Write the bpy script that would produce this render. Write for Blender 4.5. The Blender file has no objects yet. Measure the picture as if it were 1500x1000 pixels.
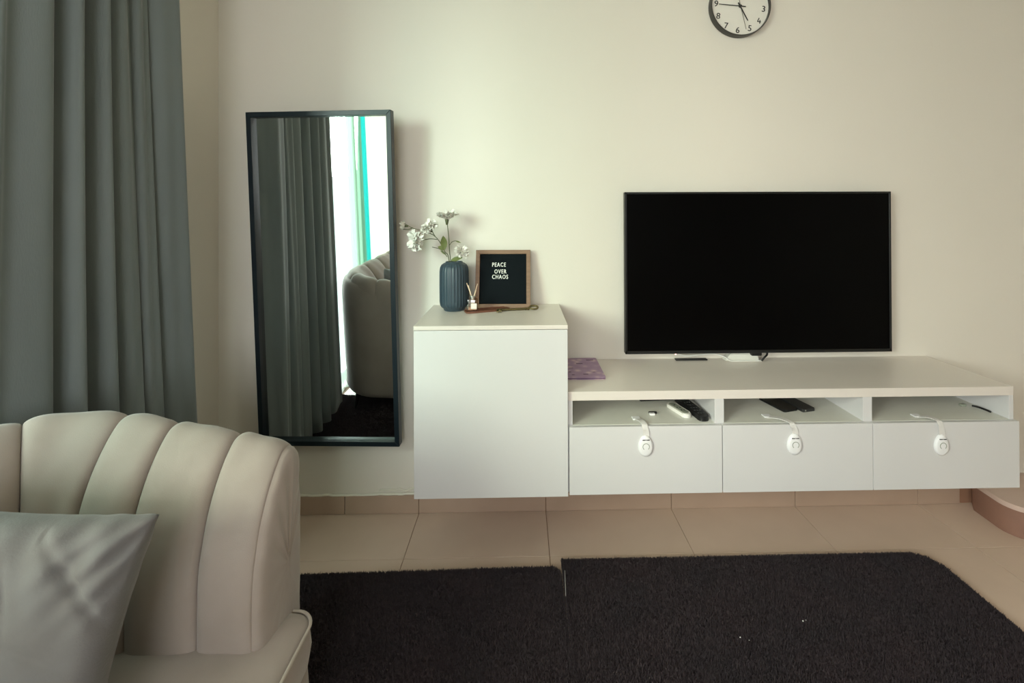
import bpy, bmesh, math, random
from math import sin, cos, pi, radians, sqrt
from mathutils import Vector, Matrix
random.seed(7)
C = bpy.context.scene.collection
SC = bpy.context.scene

# ------------------------------------------------------------------ camera
cam_d = bpy.data.cameras.new('camera')
cam = bpy.data.objects.new('camera', cam_d)
C.objects.link(cam)
SC.camera = cam
CAM_YAW, CAM_PITCH, CAM_ROLL = 0.0216, -0.0045, -0.0037
fw0 = Vector((sin(CAM_YAW), cos(CAM_YAW), 0)); rt = Vector((cos(CAM_YAW), -sin(CAM_YAW), 0)); up0 = Vector((0, 0, 1))
fwd = fw0 * cos(CAM_PITCH) - up0 * sin(CAM_PITCH)
up2 = fw0 * sin(CAM_PITCH) + up0 * cos(CAM_PITCH)
Rv = rt * cos(CAM_ROLL) + up2 * sin(CAM_ROLL)
Uv = up2 * cos(CAM_ROLL) - rt * sin(CAM_ROLL)
M3 = Matrix((Rv, Uv, -fwd)).transposed()
cam.matrix_world = Matrix.Translation((0.0753, -2.2097, 1.4223)) @ M3.to_4x4()
cam_d.sensor_width = 36
cam_d.lens = 673.23 / 1500 * 36
cam_d.shift_x = (750 - 776.74) / 1500
cam_d.shift_y = (308.99 - 500) / 1500
cam_d.clip_start = 0.02

# ------------------------------------------------------------------ world, daylight, added rear fill, exposure
w = bpy.data.worlds.new('daylight'); SC.world = w; w.use_nodes = True
bg = w.node_tree.nodes['Background']
bg.inputs[0].default_value = (0.80, 0.92, 1.0, 1); bg.inputs[1].default_value = 2.8

def area(name, loc, rot, sx, sy, power, col):
    d = bpy.data.lights.new(name, 'AREA'); d.shape = 'RECTANGLE'; d.size = sx; d.size_y = sy
    d.energy = power; d.color = col
    o = bpy.data.objects.new(name, d); C.objects.link(o); o.location = loc; o.rotation_euler = rot
    return o
area('daylight_left_window', (-3.7, -4.6, 2.55), (0, radians(-77), radians(48)), 2.2, 1.8, 1120, (1.0, 0.985, 1.06))
area('rear_fill_light', (-0.4, -4.45, 1.75), (radians(90), 0, 0), 1.9, 1.3, 66, (1.0, 0.92, 0.93))  # lamp added behind the camera as frontal fill

SC.view_settings.view_transform = 'Standard'; SC.view_settings.look = 'None'
SC.view_settings.exposure = 0.10; SC.view_settings.gamma = 1.0
SC.view_settings.use_curve_mapping = False
SC.cycles.use_denoising = True
SC.cycles.max_bounces = 8; SC.cycles.diffuse_bounces = 5; SC.cycles.glossy_bounces = 4
SC.cycles.transparent_max_bounces = 10
SC.cycles.sample_clamp_indirect = 6

# ------------------------------------------------------------------ materials
def srgb(r, g, b):
    f = lambda c: (c / 255 / 12.92) if c / 255 <= 0.04045 else ((c / 255 + 0.055) / 1.055) ** 2.4
    return (f(r), f(g), f(b), 1)

def mat(name, col, rough=0.5, metal=0.0, spec=0.5, col2=None, nscale=30, bump=0.0, bscale=200, sheen=0.0, coat=0.0,
        stretch=(1, 1, 1), detail=3):
    m = bpy.data.materials.new(name); m.use_nodes = True
    nt = m.node_tree; b = nt.nodes['Principled BSDF']
    b.inputs['Base Color'].default_value = col
    b.inputs['Roughness'].default_value = rough
    b.inputs['Metallic'].default_value = metal
    b.inputs['Specular IOR Level'].default_value = spec
    if sheen: b.inputs['Sheen Weight'].default_value = sheen; b.inputs['Sheen Roughness'].default_value = 0.4
    if coat: b.inputs['Coat Weight'].default_value = coat; b.inputs['Coat Roughness'].default_value = 0.08
    tc = nt.nodes.new('ShaderNodeTexCoord'); mp = nt.nodes.new('ShaderNodeMapping')
    mp.inputs['Scale'].default_value = stretch
    nt.links.new(tc.outputs['Object'], mp.inputs['Vector'])
    n = nt.nodes.new('ShaderNodeTexNoise'); n.inputs['Scale'].default_value = nscale; n.inputs['Detail'].default_value = detail
    nt.links.new(mp.outputs[0], n.inputs['Vector'])
    mx = nt.nodes.new('ShaderNodeMix'); mx.data_type = 'RGBA'
    c2 = col2 or tuple(min(1, c * 0.94) for c in col[:3]) + (1,)
    mx.inputs[6].default_value = col; mx.inputs[7].default_value = c2
    nt.links.new(n.outputs['Fac'], mx.inputs[0]); nt.links.new(mx.outputs[2], b.inputs['Base Color'])
    if bump:
        n2 = nt.nodes.new('ShaderNodeTexNoise'); n2.inputs['Scale'].default_value = bscale; n2.inputs['Detail'].default_value = 4
        nt.links.new(mp.outputs[0], n2.inputs['Vector'])
        bp = nt.nodes.new('ShaderNodeBump'); bp.inputs['Strength'].default_value = bump; bp.inputs['Distance'].default_value = 0.002
        nt.links.new(n2.outputs['Fac'], bp.inputs['Height']); nt.links.new(bp.outputs[0], b.inputs['Normal'])
    return m

M = {}
M['wall'] = mat('wall_paint', srgb(225, 219, 208), 0.75, spec=0.25, col2=srgb(221, 215, 203), nscale=2.5, bump=0.12, bscale=90)
M['ceiling'] = mat('ceiling_paint', srgb(236, 232, 220), 0.8)
M['tile'] = mat('beige_tile', srgb(212, 189, 171), 0.38, spec=0.45, col2=srgb(200, 177, 159), nscale=6, bump=0.03, bscale=60)
M['skirting'] = mat('skirting_tile', srgb(182, 158, 140), 0.45, col2=srgb(168, 144, 126), nscale=6)
M['grout'] = mat('grout', srgb(150, 112, 88), 0.9)
M['plaster'] = mat('white_plaster_bead', srgb(232, 228, 214), 0.8, bump=0.3, bscale=80)
M['white'] = mat('white_foil', srgb(214, 213, 212), 0.38, spec=0.4, col2=srgb(211, 210, 209), nscale=3)
M['whitetop'] = mat('white_foil_top', srgb(226, 218, 209), 0.33, spec=0.45, nscale=4)
M['inner'] = mat('white_foil_inner', srgb(222, 222, 212), 0.45)
M['mirror'] = mat('mirror_silver', (0.86, 0.9, 0.88, 1), 0.015, metal=1.0, col2=(0.86, 0.9, 0.88, 1))
M['mframe'] = mat('black_frame', srgb(24, 34, 40), 0.35, spec=0.4)
M['black'] = mat('black_plastic', srgb(16, 17, 18), 0.4)
M['screen'] = mat('tv_screen', (0.0006, 0.0006, 0.0007, 1), 0.28, spec=0.08)
M['sofa'] = mat('grey_velvet', srgb(166, 154, 146), 0.85, spec=0.15, col2=srgb(142, 131, 123), nscale=7, bump=0.18, bscale=500, sheen=0.35, detail=5)
M['piping'] = mat('piping_fabric', srgb(168, 158, 146), 0.8, sheen=0.2)
M['pillow'] = mat('grey_pillow', srgb(112, 112, 113), 0.88, spec=0.12, col2=srgb(104, 100, 98), nscale=14, bump=0.3, bscale=240, sheen=0.25, detail=5)
M['curtain'] = mat('grey_drape', srgb(120, 127, 126), 0.8, spec=0.2, col2=srgb(103, 110, 110), nscale=8, bump=0.25, bscale=400, sheen=0.3, stretch=(1, 1, 0.2))
M['rug'] = mat('black_pile', srgb(58, 56, 59), 0.95, spec=0.1, col2=srgb(76, 64, 66), nscale=5, detail=6)
M['lint'] = mat('white_lint', srgb(220, 220, 215), 0.9)
M['vase'] = mat('slate_ceramic', srgb(54, 70, 80), 0.42, col2=srgb(48, 62, 72), nscale=20)
M['petal'] = mat('white_petal', srgb(238, 236, 228), 0.7, nscale=60, col2=srgb(222, 218, 205))
M['stem'] = mat('green_stem', srgb(92, 96, 62), 0.6, col2=srgb(70, 76, 48), nscale=90)
M['leaf'] = mat('green_leaf', srgb(112, 120, 66), 0.55, col2=srgb(86, 96, 50), nscale=60)
M['wood'] = mat('walnut_frame', srgb(150, 118, 92), 0.55, col2=srgb(112, 84, 62), nscale=14, stretch=(1, 1, 8), detail=6, bump=0.1)
M['woodred'] = mat('reddish_wood', srgb(126, 78, 56), 0.5, col2=srgb(92, 56, 42), nscale=20, stretch=(1, 6, 1))
M['felt'] = mat('black_felt', srgb(22, 27, 30), 0.95, spec=0.1, bump=0.3, bscale=900)
M['letter'] = mat('white_letters', srgb(240, 238, 230), 0.5)
M['label'] = mat('white_label', srgb(236, 226, 216), 0.6)
M['reed'] = mat('pale_reed', srgb(226, 198, 170), 0.7)
M['brass'] = mat('aged_brass', srgb(130, 118, 78), 0.38, metal=0.85, col2=srgb(88, 80, 56), nscale=80)
M['silver'] = mat('silver_metal', srgb(200, 198, 190), 0.3, metal=0.9)
M['lockw'] = mat('white_plastic', srgb(240, 240, 240), 0.35)
M['strap'] = mat('translucent_strap', srgb(226, 224, 220), 0.4)
M['remotew'] = mat('remote_shell_white', srgb(236, 234, 226), 0.35)
M['remotekey'] = mat('remote_keypad_grey', srgb(150, 156, 140), 0.5)
M['button'] = mat('dark_buttons', srgb(60, 60, 58), 0.5)
M['glassblk'] = mat('black_glass', srgb(10, 11, 12), 0.12)
M['clockface'] = mat('clock_face', srgb(228, 224, 214), 0.6)
M['rim'] = mat('dark_rim', srgb(58, 56, 52), 0.35)
M['ink'] = mat('black_ink', srgb(40, 38, 36), 0.6)
M['legm'] = mat('dark_wood_leg', srgb(26, 22, 20), 0.4)
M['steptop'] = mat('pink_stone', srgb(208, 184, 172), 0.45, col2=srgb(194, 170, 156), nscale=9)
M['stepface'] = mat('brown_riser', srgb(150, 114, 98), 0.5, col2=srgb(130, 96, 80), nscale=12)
M['wframe'] = mat('window_frame', srgb(225, 225, 220), 0.4)
M['cable_w'] = mat('white_cable', srgb(226, 226, 220), 0.5)

def emis(name, col, s):
    m = bpy.data.materials.new(name); m.use_nodes = True
    b = m.node_tree.nodes['Principled BSDF']; b.inputs['Emission Color'].default_value = col; b.inputs['Emission Strength'].default_value = s
    b.inputs['Base Color'].default_value = col
    return m
M['led'] = emis('standby_led', srgb(255, 196, 186), 2.5)

def glass_mat(name, tint, mixf=0.12, rough=0.02):
    m = bpy.data.materials.new(name); m.use_nodes = True; nt = m.node_tree
    for n in list(nt.nodes): nt.nodes.remove(n)
    o = nt.nodes.new('ShaderNodeOutputMaterial'); mx = nt.nodes.new('ShaderNodeMixShader')
    t = nt.nodes.new('ShaderNodeBsdfTransparent'); g = nt.nodes.new('ShaderNodeBsdfGlossy')
    t.inputs[0].default_value = tint; g.inputs['Roughness'].default_value = rough
    mx.inputs[0].default_value = mixf
    nt.links.new(t.outputs[0], mx.inputs[1]); nt.links.new(g.outputs[0], mx.inputs[2]); nt.links.new(mx.outputs[0], o.inputs[0])
    return m
M['pane'] = glass_mat('window_glass', (0.95, 0.98, 0.97, 1), 0.05)
M['bottle'] = glass_mat('bottle_glass', (0.86, 0.80, 0.75, 1), 0.16, 0.05)

# sheer curtain: thin cloth that lets part of the light straight through; vertical colour bands (white, green, teal)
def sheer_mat():
    m = bpy.data.materials.new('sheer_cloth'); m.use_nodes = True; nt = m.node_tree
    for n in list(nt.nodes): nt.nodes.remove(n)
    o = nt.nodes.new('ShaderNodeOutputMaterial')
    tc = nt.nodes.new('ShaderNodeTexCoord'); sp = nt.nodes.new('ShaderNodeSeparateXYZ')
    nt.links.new(tc.outputs['Object'], sp.inputs[0])
    mr = nt.nodes.new('ShaderNodeMapRange'); mr.inputs[1].default_value = -3.3; mr.inputs[2].default_value = -0.95
    nt.links.new(sp.outputs['Y'], mr.inputs[0])
    cr = nt.nodes.new('ShaderNodeValToRGB'); cr.color_ramp.interpolation = 'EASE'
    el = cr.color_ramp.elements
    el[0].position = 0.0; el[0].color = (0.85, 0.88, 0.70, 1)
    el[1].position = 1.0; el[1].color = (0.93, 0.97, 0.95, 1)
    W_ = (0.68, 0.68, 0.655, 1); Gn = (0.10, 0.22, 0.13, 1); Tl = (0.015, 0.30, 0.25, 1)
    el[1].color = W_; el[0].color = W_
    for p_, c_ in ((0.52, (0.50, 0.50, 0.38, 1)), (0.655, (0.60, 0.62, 0.44, 1)), (0.668, Tl), (0.690, Tl), (0.697, Gn), (0.72, Gn), (0.735, (0.28, 0.46, 0.30, 1)), (0.78, (0.5, 0.66, 0.52, 1))):
        e = el.new(p_); e.color = c_
    nt.links.new(mr.outputs[0], cr.inputs[0])
    t = nt.nodes.new('ShaderNodeBsdfTransparent'); tl = nt.nodes.new('ShaderNodeBsdfTranslucent'); df = nt.nodes.new('ShaderNodeBsdfDiffuse')
    for n in (t, tl, df): nt.links.new(cr.outputs[0], n.inputs[0])
    m1 = nt.nodes.new('ShaderNodeMixShader'); m1.inputs[0].default_value = 0.6
    nt.links.new(df.outputs[0], m1.inputs[1]); nt.links.new(tl.outputs[0], m1.inputs[2])
    m2 = nt.nodes.new('ShaderNodeMixShader')
    lw = nt.nodes.new('ShaderNodeLayerWeight'); lw.inputs['Blend'].default_value = 0.35
    lr = nt.nodes.new('ShaderNodeMapRange'); lr.inputs[3].default_value = 0.34; lr.inputs[4].default_value = 0.80
    nt.links.new(lw.outputs['Facing'], lr.inputs[0]); nt.links.new(lr.outputs[0], m2.inputs[0])
    nt.links.new(t.outputs[0], m2.inputs[1]); nt.links.new(m1.outputs[0], m2.inputs[2])
    nt.links.new(m2.outputs[0], o.inputs[0])
    return m
M['sheer'] = sheer_mat()

# patterned lavender cover for the board book
def book_mat():
    m = mat('lavender_cover', srgb(168, 140, 168), 0.5); nt = m.node_tree; b = nt.nodes['Principled BSDF']
    tc = nt.nodes.new('ShaderNodeTexCoord'); v = nt.nodes.new('ShaderNodeTexVoronoi'); v.inputs['Scale'].default_value = 24
    nt.links.new(tc.outputs['Object'], v.inputs['Vector'])
    cr = nt.nodes.new('ShaderNodeValToRGB'); el = cr.color_ramp.elements
    el[0].position = 0.0; el[0].color = srgb(214, 190, 196); el[1].position = 1.0; el[1].color = srgb(150, 120, 150)
    e = el.new(0.42); e.color = srgb(166, 138, 166); e = el.new(0.2); e.color = srgb(196, 170, 178)
    nt.links.new(v.outputs['Distance'], cr.inputs[0]); nt.links.new(cr.outputs[0], b.inputs['Base Color'])
    return m
M['book'] = book_mat()

# ------------------------------------------------------------------ helpers
def link(name, me, m=None, parent=None, smooth=False):
    o = bpy.data.objects.new(name, me); C.objects.link(o)
    if m is not None: me.materials.append(m)
    if parent is not None:
        o.parent = parent; o.matrix_parent_inverse = parent.matrix_basis.inverted()
    if smooth:
        for p in me.polygons: p.use_smooth = True
    return o
def obj(name, bm, m=None, parent=None, smooth=False, sharp=None):
    bmesh.ops.recalc_face_normals(bm, faces=bm.faces)
    me = bpy.data.meshes.new(name); bm.to_mesh(me); bm.free()
    o = link(name, me, m, parent, smooth or sharp is not None)
    if sharp is not None: me.set_sharp_from_angle(angle=radians(sharp))
    return o
def tag(o, label=None, cat=None, group=None, kind=None):
    if label: o['label'] = label
    if cat: o['category'] = cat
    if group: o['group'] = group
    if kind: o['kind'] = kind
    return o
def empty(name, loc=(0, 0, 0), rot=(0, 0, 0)):
    o = bpy.data.objects.new(name, None); C.objects.link(o); o.empty_display_size = 0.1
    o.matrix_basis = Matrix.Translation(loc) @ Matrix.Rotation(rot[2], 4, 'Z') @ Matrix.Rotation(rot[0], 4, 'X') @ Matrix.Rotation(rot[1], 4, 'Y')
    return o
def lpart(name, bm, m, parent, **k):      # geometry given in the parent's own space
    o = obj(name, bm, m, None, **k); o.parent = parent; return o

def bx(bm, x0, x1, y0, y1, z0, z1, bev=0.0, seg=1):
    r = bmesh.ops.create_cube(bm, size=1.0)
    vs = r['verts']
    bmesh.ops.scale(bm, vec=(x1 - x0, y1 - y0, z1 - z0), verts=vs)
    bmesh.ops.translate(bm, vec=((x0 + x1) / 2, (y0 + y1) / 2, (z0 + z1) / 2), verts=vs)
    if bev:
        es = list({e for v in vs for e in v.link_edges})
        bmesh.ops.bevel(bm, geom=es, offset=bev, segments=seg, affect='EDGES', profile=0.5)
def box(*a, **k):
    bm = bmesh.new(); bx(bm, *a, **k); return bm
def cyl(bm, p, q, r, r2=None, n=12, caps=True):
    p = Vector(p); q = Vector(q); d = (q - p)
    r2 = r if r2 is None else r2
    res = bmesh.ops.create_cone(bm, cap_ends=caps, segments=n, radius1=r, radius2=r2, depth=d.length)
    mt = Matrix.Translation((p + q) / 2) @ d.to_track_quat('Z', 'Y').to_matrix().to_4x4()
    bmesh.ops.transform(bm, matrix=mt, verts=res['verts'])
def tube(bm, pts, r, n=8, r_end=None):
    pts = [Vector(p) for p in pts]; rings = []
    prev = None
    for i, p in enumerate(pts):
        t = (pts[min(i + 1, len(pts) - 1)] - pts[max(i - 1, 0)]).normalized()
        if prev is None:
            a = t.orthogonal().normalized()
        else:
            a = (prev - t * prev.dot(t)).normalized()
        prev = a; b = t.cross(a)
        rr = r if r_end is None else r + (r_end - r) * i / (len(pts) - 1)
        rings.append([bm.verts.new(p + (a * cos(2 * pi * k / n) + b * sin(2 * pi * k / n)) * rr) for k in range(n)])
    for i in range(len(rings) - 1):
        for k in range(n):
            bm.faces.new((rings[i][k], rings[i][(k + 1) % n], rings[i + 1][(k + 1) % n], rings[i + 1][k]))
    bm.faces.new(rings[0][::-1]); bm.faces.new(rings[-1])
def smooth_path(pts, n=8):
    P = [Vector(p) for p in pts]; out = []
    for i in range(len(P) - 1):
        p0 = P[max(i - 1, 0)]; p1 = P[i]; p2 = P[i + 1]; p3 = P[min(i + 2, len(P) - 1)]
        for k in range(n):
            t = k / n
            out.append(0.5 * ((2 * p1) + (p2 - p0) * t + (2 * p0 - 5 * p1 + 4 * p2 - p3) * t * t + (3 * p1 - p0 - 3 * p2 + p3) * t ** 3))
    out.append(P[-1]); return out
def lathe(bm, prof, n=32, rib=None):
    rings = []
    for (r, z) in prof:
        ring = []
        for k in range(n):
            a = 2 * pi * k / n
            rr = r * (1 + (rib(k, z) if rib else 0))
            ring.append(bm.verts.new((rr * cos(a), rr * sin(a), z)))
        rings.append(ring)
    for i in range(len(rings) - 1):
        for k in range(n):
            bm.faces.new((rings[i][k], rings[i][(k + 1) % n], rings[i + 1][(k + 1) % n], rings[i + 1][k]))
    bm.faces.new(rings[0][::-1]); bm.faces.new(rings[-1])
def prism(bm, pts, y0, y1):      # polygon in x,z extruded in y
    a = [bm.verts.new((x, y0, z)) for x, z in pts]; b = [bm.verts.new((x, y1, z)) for x, z in pts]
    n = len(pts)
    bm.faces.new(a); bm.faces.new(b[::-1])
    for i in range(n): bm.faces.new((a[i], a[(i + 1) % n], b[(i + 1) % n], b[i]))
def prism_z(bm, pts, z0, z1):
    a = [bm.verts.new((x, y, z0)) for x, y in pts]; b = [bm.verts.new((x, y, z1)) for x, y in pts]
    n = len(pts)
    bm.faces.new(a[::-1]); bm.faces.new(b)
    for i in range(n): bm.faces.new((a[i], a[(i + 1) % n], b[(i + 1) % n], b[i]))
def rrect(x0, x1, y0, y1, r, n=6, rs=None):
    out = []; rs = rs or (r, r, r, r)
    for sx, sy, a0, r in ((1, 1, 0, rs[0]), (0, 1, 90, rs[1]), (0, 0, 180, rs[2]), (1, 0, 270, rs[3])):
        cx = x1 - r if sx else x0 + r; cy = y1 - r if sy else y0 + r
        for k in range(n + 1):
            a = radians(a0 + 90 * k / n); out.append((cx + r * cos(a), cy + r * sin(a)))
    return out
def text_part(s, size, loc, rot, m, name, parent, ext=0.0006, align='CENTER', bold=0.0, sx=1.0, spacing=1.0, double=0.0):
    cu = bpy.data.curves.new('tmp_text', 'FONT'); cu.body = s; cu.size = size; cu.extrude = ext; cu.offset = bold
    cu.align_x = align; cu.align_y = 'CENTER'; cu.resolution_u = 3; cu.space_character = spacing
    t = bpy.data.objects.new('tmp_text', cu); C.objects.link(t)
    bpy.context.view_layer.update()
    me = bpy.data.meshes.new_from_object(t.evaluated_get(bpy.context.evaluated_depsgraph_get()))
    bpy.data.objects.remove(t); bpy.data.curves.remove(cu)
    mt = Matrix.Translation(loc) @ rot @ Matrix.Diagonal((sx, 1, 1, 1))
    if double:      # a second, slightly shifted copy makes the strokes bolder
        bm = bmesh.new(); bm.from_mesh(me); g = bmesh.ops.duplicate(bm, geom=bm.verts[:] + bm.edges[:] + bm.faces[:])
        bmesh.ops.translate(bm, vec=(double, 0, 0.00005), verts=[v for v in g['geom'] if isinstance(v, bmesh.types.BMVert)])
        bm.to_mesh(me); bm.free()
    me.transform(mt); me.materials.clear()
    me.name = name
    o = link(name, me, m); o.parent = parent
    return o

# ------------------------------------------------------------------ room shell
XL, XR, YB, YR, ZC = -1.355, 3.3, 0.0, -4.2, 2.78
def wall(name, boxes, m=M['wall']):
    bm = bmesh.new()
    for b_ in boxes: bx(bm, *b_)
    return tag(obj(name, bm, m), kind='structure')
wall('wall_back', [(XL - 0.2, XR + 0.2, 0, 0.2, -0.1, ZC + 0.1)])
WY0, WY1, WZ0, WZ1 = -3.3, -0.95, 0.03, 2.45
wall('wall_left', [(XL - 0.18, XL, WY1, 0, -0.1, ZC), (XL - 0.18, XL, YR, WY0, -0.1, ZC),
                   (XL - 0.18, XL, WY0, WY1, WZ1, ZC), (XL - 0.18, XL, WY0, WY1, -0.1, WZ0)])
wall('wall_right', [(XR, XR + 0.2, YR, 0, -0.1, ZC)])
RX0, RX1, RZ0, RZ1 = -1.15, 0.45, 0.95, 2.35
wall('wall_rear', [(XL - 0.2, RX0, YR - 0.18, YR, -0.1, ZC), (RX1, XR + 0.2, YR - 0.18, YR, -0.1, ZC),
                   (RX0, RX1, YR - 0.18, YR, RZ1, ZC), (RX0, RX1, YR - 0.18, YR, -0.1, RZ0)])
wall('ceiling', [(XL - 0.2, XR + 0.2, YR - 0.2, 0.2, ZC, ZC + 0.1)], M['ceiling'])
floor = wall('floor', [(XL - 0.2, XR + 0.2, YR - 0.2, 0.2, -0.06, -0.0035)], M['grout'])
T = 0.603; G = 0.0012
tile_mesh = {}
def tile_obj(x0, x1, y0, y1):
    key = (round(x1 - x0, 3), round(y1 - y0, 3))
    if key not in tile_mesh:
        bm = box(-(x1 - x0) / 2 + G, (x1 - x0) / 2 - G, -(y1 - y0) / 2 + G, (y1 - y0) / 2 - G, -0.008, 0.0, bev=0.0008)
        me = bpy.data.meshes.new('tile'); bm.to_mesh(me); bm.free(); me.materials.append(M['tile']); tile_mesh[key] = me
    o = bpy.data.objects.new('tile', tile_mesh[key]); C.objects.link(o); o.parent = floor
    o.location = ((x0 + x1) / 2, (y0 + y1) / 2, random.uniform(-0.0002, 0.0002))
xs = [-0.411 + k * T for k in range(-1, 7)]; xs = [XL] + [x for x in xs if XL < x < XR] + [XR]
ys = [-0.2994 - k * T for k in range(0, 7)]; ys = [0.0] + [y for y in ys if y > YR] + [YR]
for i in range(len(xs) - 1):
    for j in range(len(ys) - 1):
        tile_obj(xs[i], xs[i + 1], ys[j + 1], ys[j])
# tiled skirting
bb = tag(obj('baseboard_back', box(XL, XR, -0.004, 0.0, 0, 0.082), M['grout']), kind='structure')
bxs = [XL, -0.76, -0.411, 0.192, 0.795, 1.398, 2.001, 2.21]
for a, b_ in zip(bxs[:-1], bxs[1:]):
    obj('skirting_tile', box(a + G, b_ - G, -0.012, -0.002, 0.001, 0.086, bev=0.001), M['skirting'], bb)
bl = tag(obj('baseboard_left', box(XL, XL + 0.004, -0.95, -0.012, 0, 0.082), M['grout']), kind='structure')
for a, b_ in ((-0.95, -0.6), (-0.6, -0.014)):
    obj('skirting_tile', box(XL + 0.002, XL + 0.012, a + G, b_ - G, 0.001, 0.086, bev=0.001), M['skirting'], bl)
# rough painted plaster lip over the skirting
bm = bmesh.new(); pts = []
x = XL
while x < -0.40:
    pts.append((x, -0.006, 0.090 + random.uniform(-0.002, 0.0025))); x += 0.02
tube(bm, pts, 0.006, 6)
pts = [(-0.60, -0.005, 0.112), (-0.53, -0.006, 0.110), (-0.50, -0.008, 0.116), (-0.475, -0.008, 0.107), (-0.44, -0.008, 0.118), (-0.41, -0.006, 0.116)]
tube(bm, smooth_path(pts, 5), 0.0035, 6)
tag(obj('trim_1', bm, M['plaster'], smooth=True), kind='structure')

# windows
def window(name, x0, x1, y0, y1, z0, z1, axis):
    w_ = empty(name, ((x0 + x1) / 2, (y0 + y1) / 2, z0)); tag(w_, kind='structure')
    f = 0.05
    bm = bmesh.new()
    if axis == 'x':
        xa, xb = x0, x1
        for (a, b_, c, d) in ((y0, y1, z0, z0 + f), (y0, y1, z1 - f, z1), (y0, y0 + f, z0 + f, z1 - f), (y1 - f, y1, z0 + f, z1 - f),
                              (y0 + (y1 - y0) / 3 - f / 2, y0 + (y1 - y0) / 3 + f / 2, z0 + f, z1 - f), (y0 + (y1 - y0) * 2 / 3 - f / 2, y0 + (y1 - y0) * 2 / 3 + f / 2, z0 + f, z1 - f)):
            bx(bm, xa, xb, a, b_, c, d)
        obj('window_frame', bm, M['wframe'], w_)
        t_ = (y1 - y0) / 3
        for a, b_ in ((y0 + f, y0 + t_ - f / 2), (y0 + t_ + f / 2, y0 + 2 * t_ - f / 2), (y0 + 2 * t_ + f / 2, y1 - f)):
            obj('pane', box((xa + xb) / 2 - 0.003, (xa + xb) / 2 + 0.003, a, b_, z0 + f, z1 - f), M['pane'], w_)
    else:
        for (a, b_, c, d) in ((x0, x1, z0, z0 + f), (x0, x1, z1 - f, z1), (x0, x0 + f, z0 + f, z1 - f), (x1 - f, x1, z0 + f, z1 - f),
                              ((x0 + x1) / 2 - f / 2, (x0 + x1) / 2 + f / 2, z0 + f, z1 - f)):
            bx(bm, a, b_, y0, y1, c, d)
        obj('window_frame', bm, M['wframe'], w_)
        m_ = (x0 + x1) / 2
        for a, b_ in ((x0 + f, m_ - f / 2), (m_ + f / 2, x1 - f)):
            obj('pane', box(a, b_, (y0 + y1) / 2 - 0.003, (y0 + y1) / 2 + 0.003, z0 + f, z1 - f), M['pane'], w_)
window('window_1', XL - 0.13, XL - 0.08, WY0, WY1, WZ0, WZ1, 'x')
window('fill_window', RX0, RX1, YR - 0.13, YR - 0.08, RZ0, RZ1, 'y')  # unseen rear window, added as an opening for the frontal fill

# ------------------------------------------------------------------ curtains
def drape(name, y_far_top, y_far_bot, y_near_top, y_near_bot, z0, z1, x, amp, folds, m, label, seed=0, thick=0.003, nu=260, nz=26, group=None, sway=0.0, warp=0.0):
    rnd = random.Random(seed)
    ph = [rnd.uniform(0, 6.28) for _ in range(6)]
    bm = bmesh.new(); G_ = []
    for j in range(nz + 1):
        v = j / nz; z = z0 + (z1 - z0) * v; row = []
        e = (1 - v) ** 1.3
        yf = y_far_top + (y_far_bot - y_far_top) * e; yn = y_near_top + (y_near_bot - y_near_top) * e
        for i in range(nu + 1):
            u = i / nu
            uu = u + warp * sin(2 * pi * 1.15 * u + ph[5]) + 0.018 * sin(2 * pi * 2.3 * u + ph[0]) + 0.010 * sin(2 * pi * 5 * u + ph[1] + 1.2 * v) + sway * sin(3.0 * v + 4 * u) * 0.02
            a = 2 * pi * folds * uu + ph[2]
            s = sin(a + 0.55 * sin(a))          # leaning, sharper crests
            fm = 0.65 + 0.35 * sin(2 * pi * 1.7 * u + ph[3])
            xx = x + amp * fm * s + amp * 0.28 * sin(2.1 * a + ph[4] + 1.5 * v) * (0.4 + 0.6 * v) + amp * 0.3 * sin(2 * pi * 0.8 * u + 2 * v)
            yy = yf + (yn - yf) * u + amp * 0.35 * cos(a) * (0.6 + 0.4 * v)
            row.append(bm.verts.new((xx, yy, z)))
        G_.append(row)
    for j in range(nz):
        for i in range(nu):
            bm.faces.new((G_[j][i], G_[j][i + 1], G_[j + 1][i + 1], G_[j + 1][i]))
    o = obj(name, bm, m, smooth=True)
    md = o.modifiers.new('cloth', 'SOLIDIFY'); md.thickness = thick
    tag(o, label, 'curtain', group)
    return o
drape('curtain', -0.385, -0.215, -1.02, -1.035, 0.035, 2.60, -1.245, 0.040, 6.4, M['curtain'],
      'long grey velvety drape hanging in folds at the left between wall corner and window', seed=4, warp=0.055)
sh = drape('sheer_curtain', -0.93, -0.93, -3.32, -3.32, 0.03, 2.58, -1.337, 0.011, 34, M['sheer'],
      'bright sheer white, green and teal curtain over the window, seen in the mirror', seed=2, thick=0.0, nu=760, nz=10)
sh.modifiers.clear()
rod = empty('curtain_rod', (-1.27, -0.15, 2.63)); tag(rod, 'slim dark curtain rod above the left window carrying the grey drapes', 'curtain rod')
bm = bmesh.new(); cyl(bm, (-1.265, -0.12, 2.625), (-1.265, -3.45, 2.625), 0.011, n=14); obj('pole', bm, M['mframe'], rod, sharp=40)
for y in (-0.2, -3.4):
    bm = bmesh.new(); cyl(bm, (-1.355, y, 2.625), (-1.255, y, 2.625), 0.007, n=10); cyl(bm, (-1.355, y, 2.625), (-1.349, y, 2.625), 0.025, n=16)
    obj('bracket', bm, M['mframe'], rod, sharp=40)
for y in (-0.12, -3.45):
    bm = bmesh.new(); bmesh.ops.create_uvsphere(bm, u_segments=14, v_segments=8, radius=0.02, matrix=Matrix.Translation((-1.265, y, 2.625)))
    obj('finial', bm, M['mframe'], rod, smooth=True)

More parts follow.
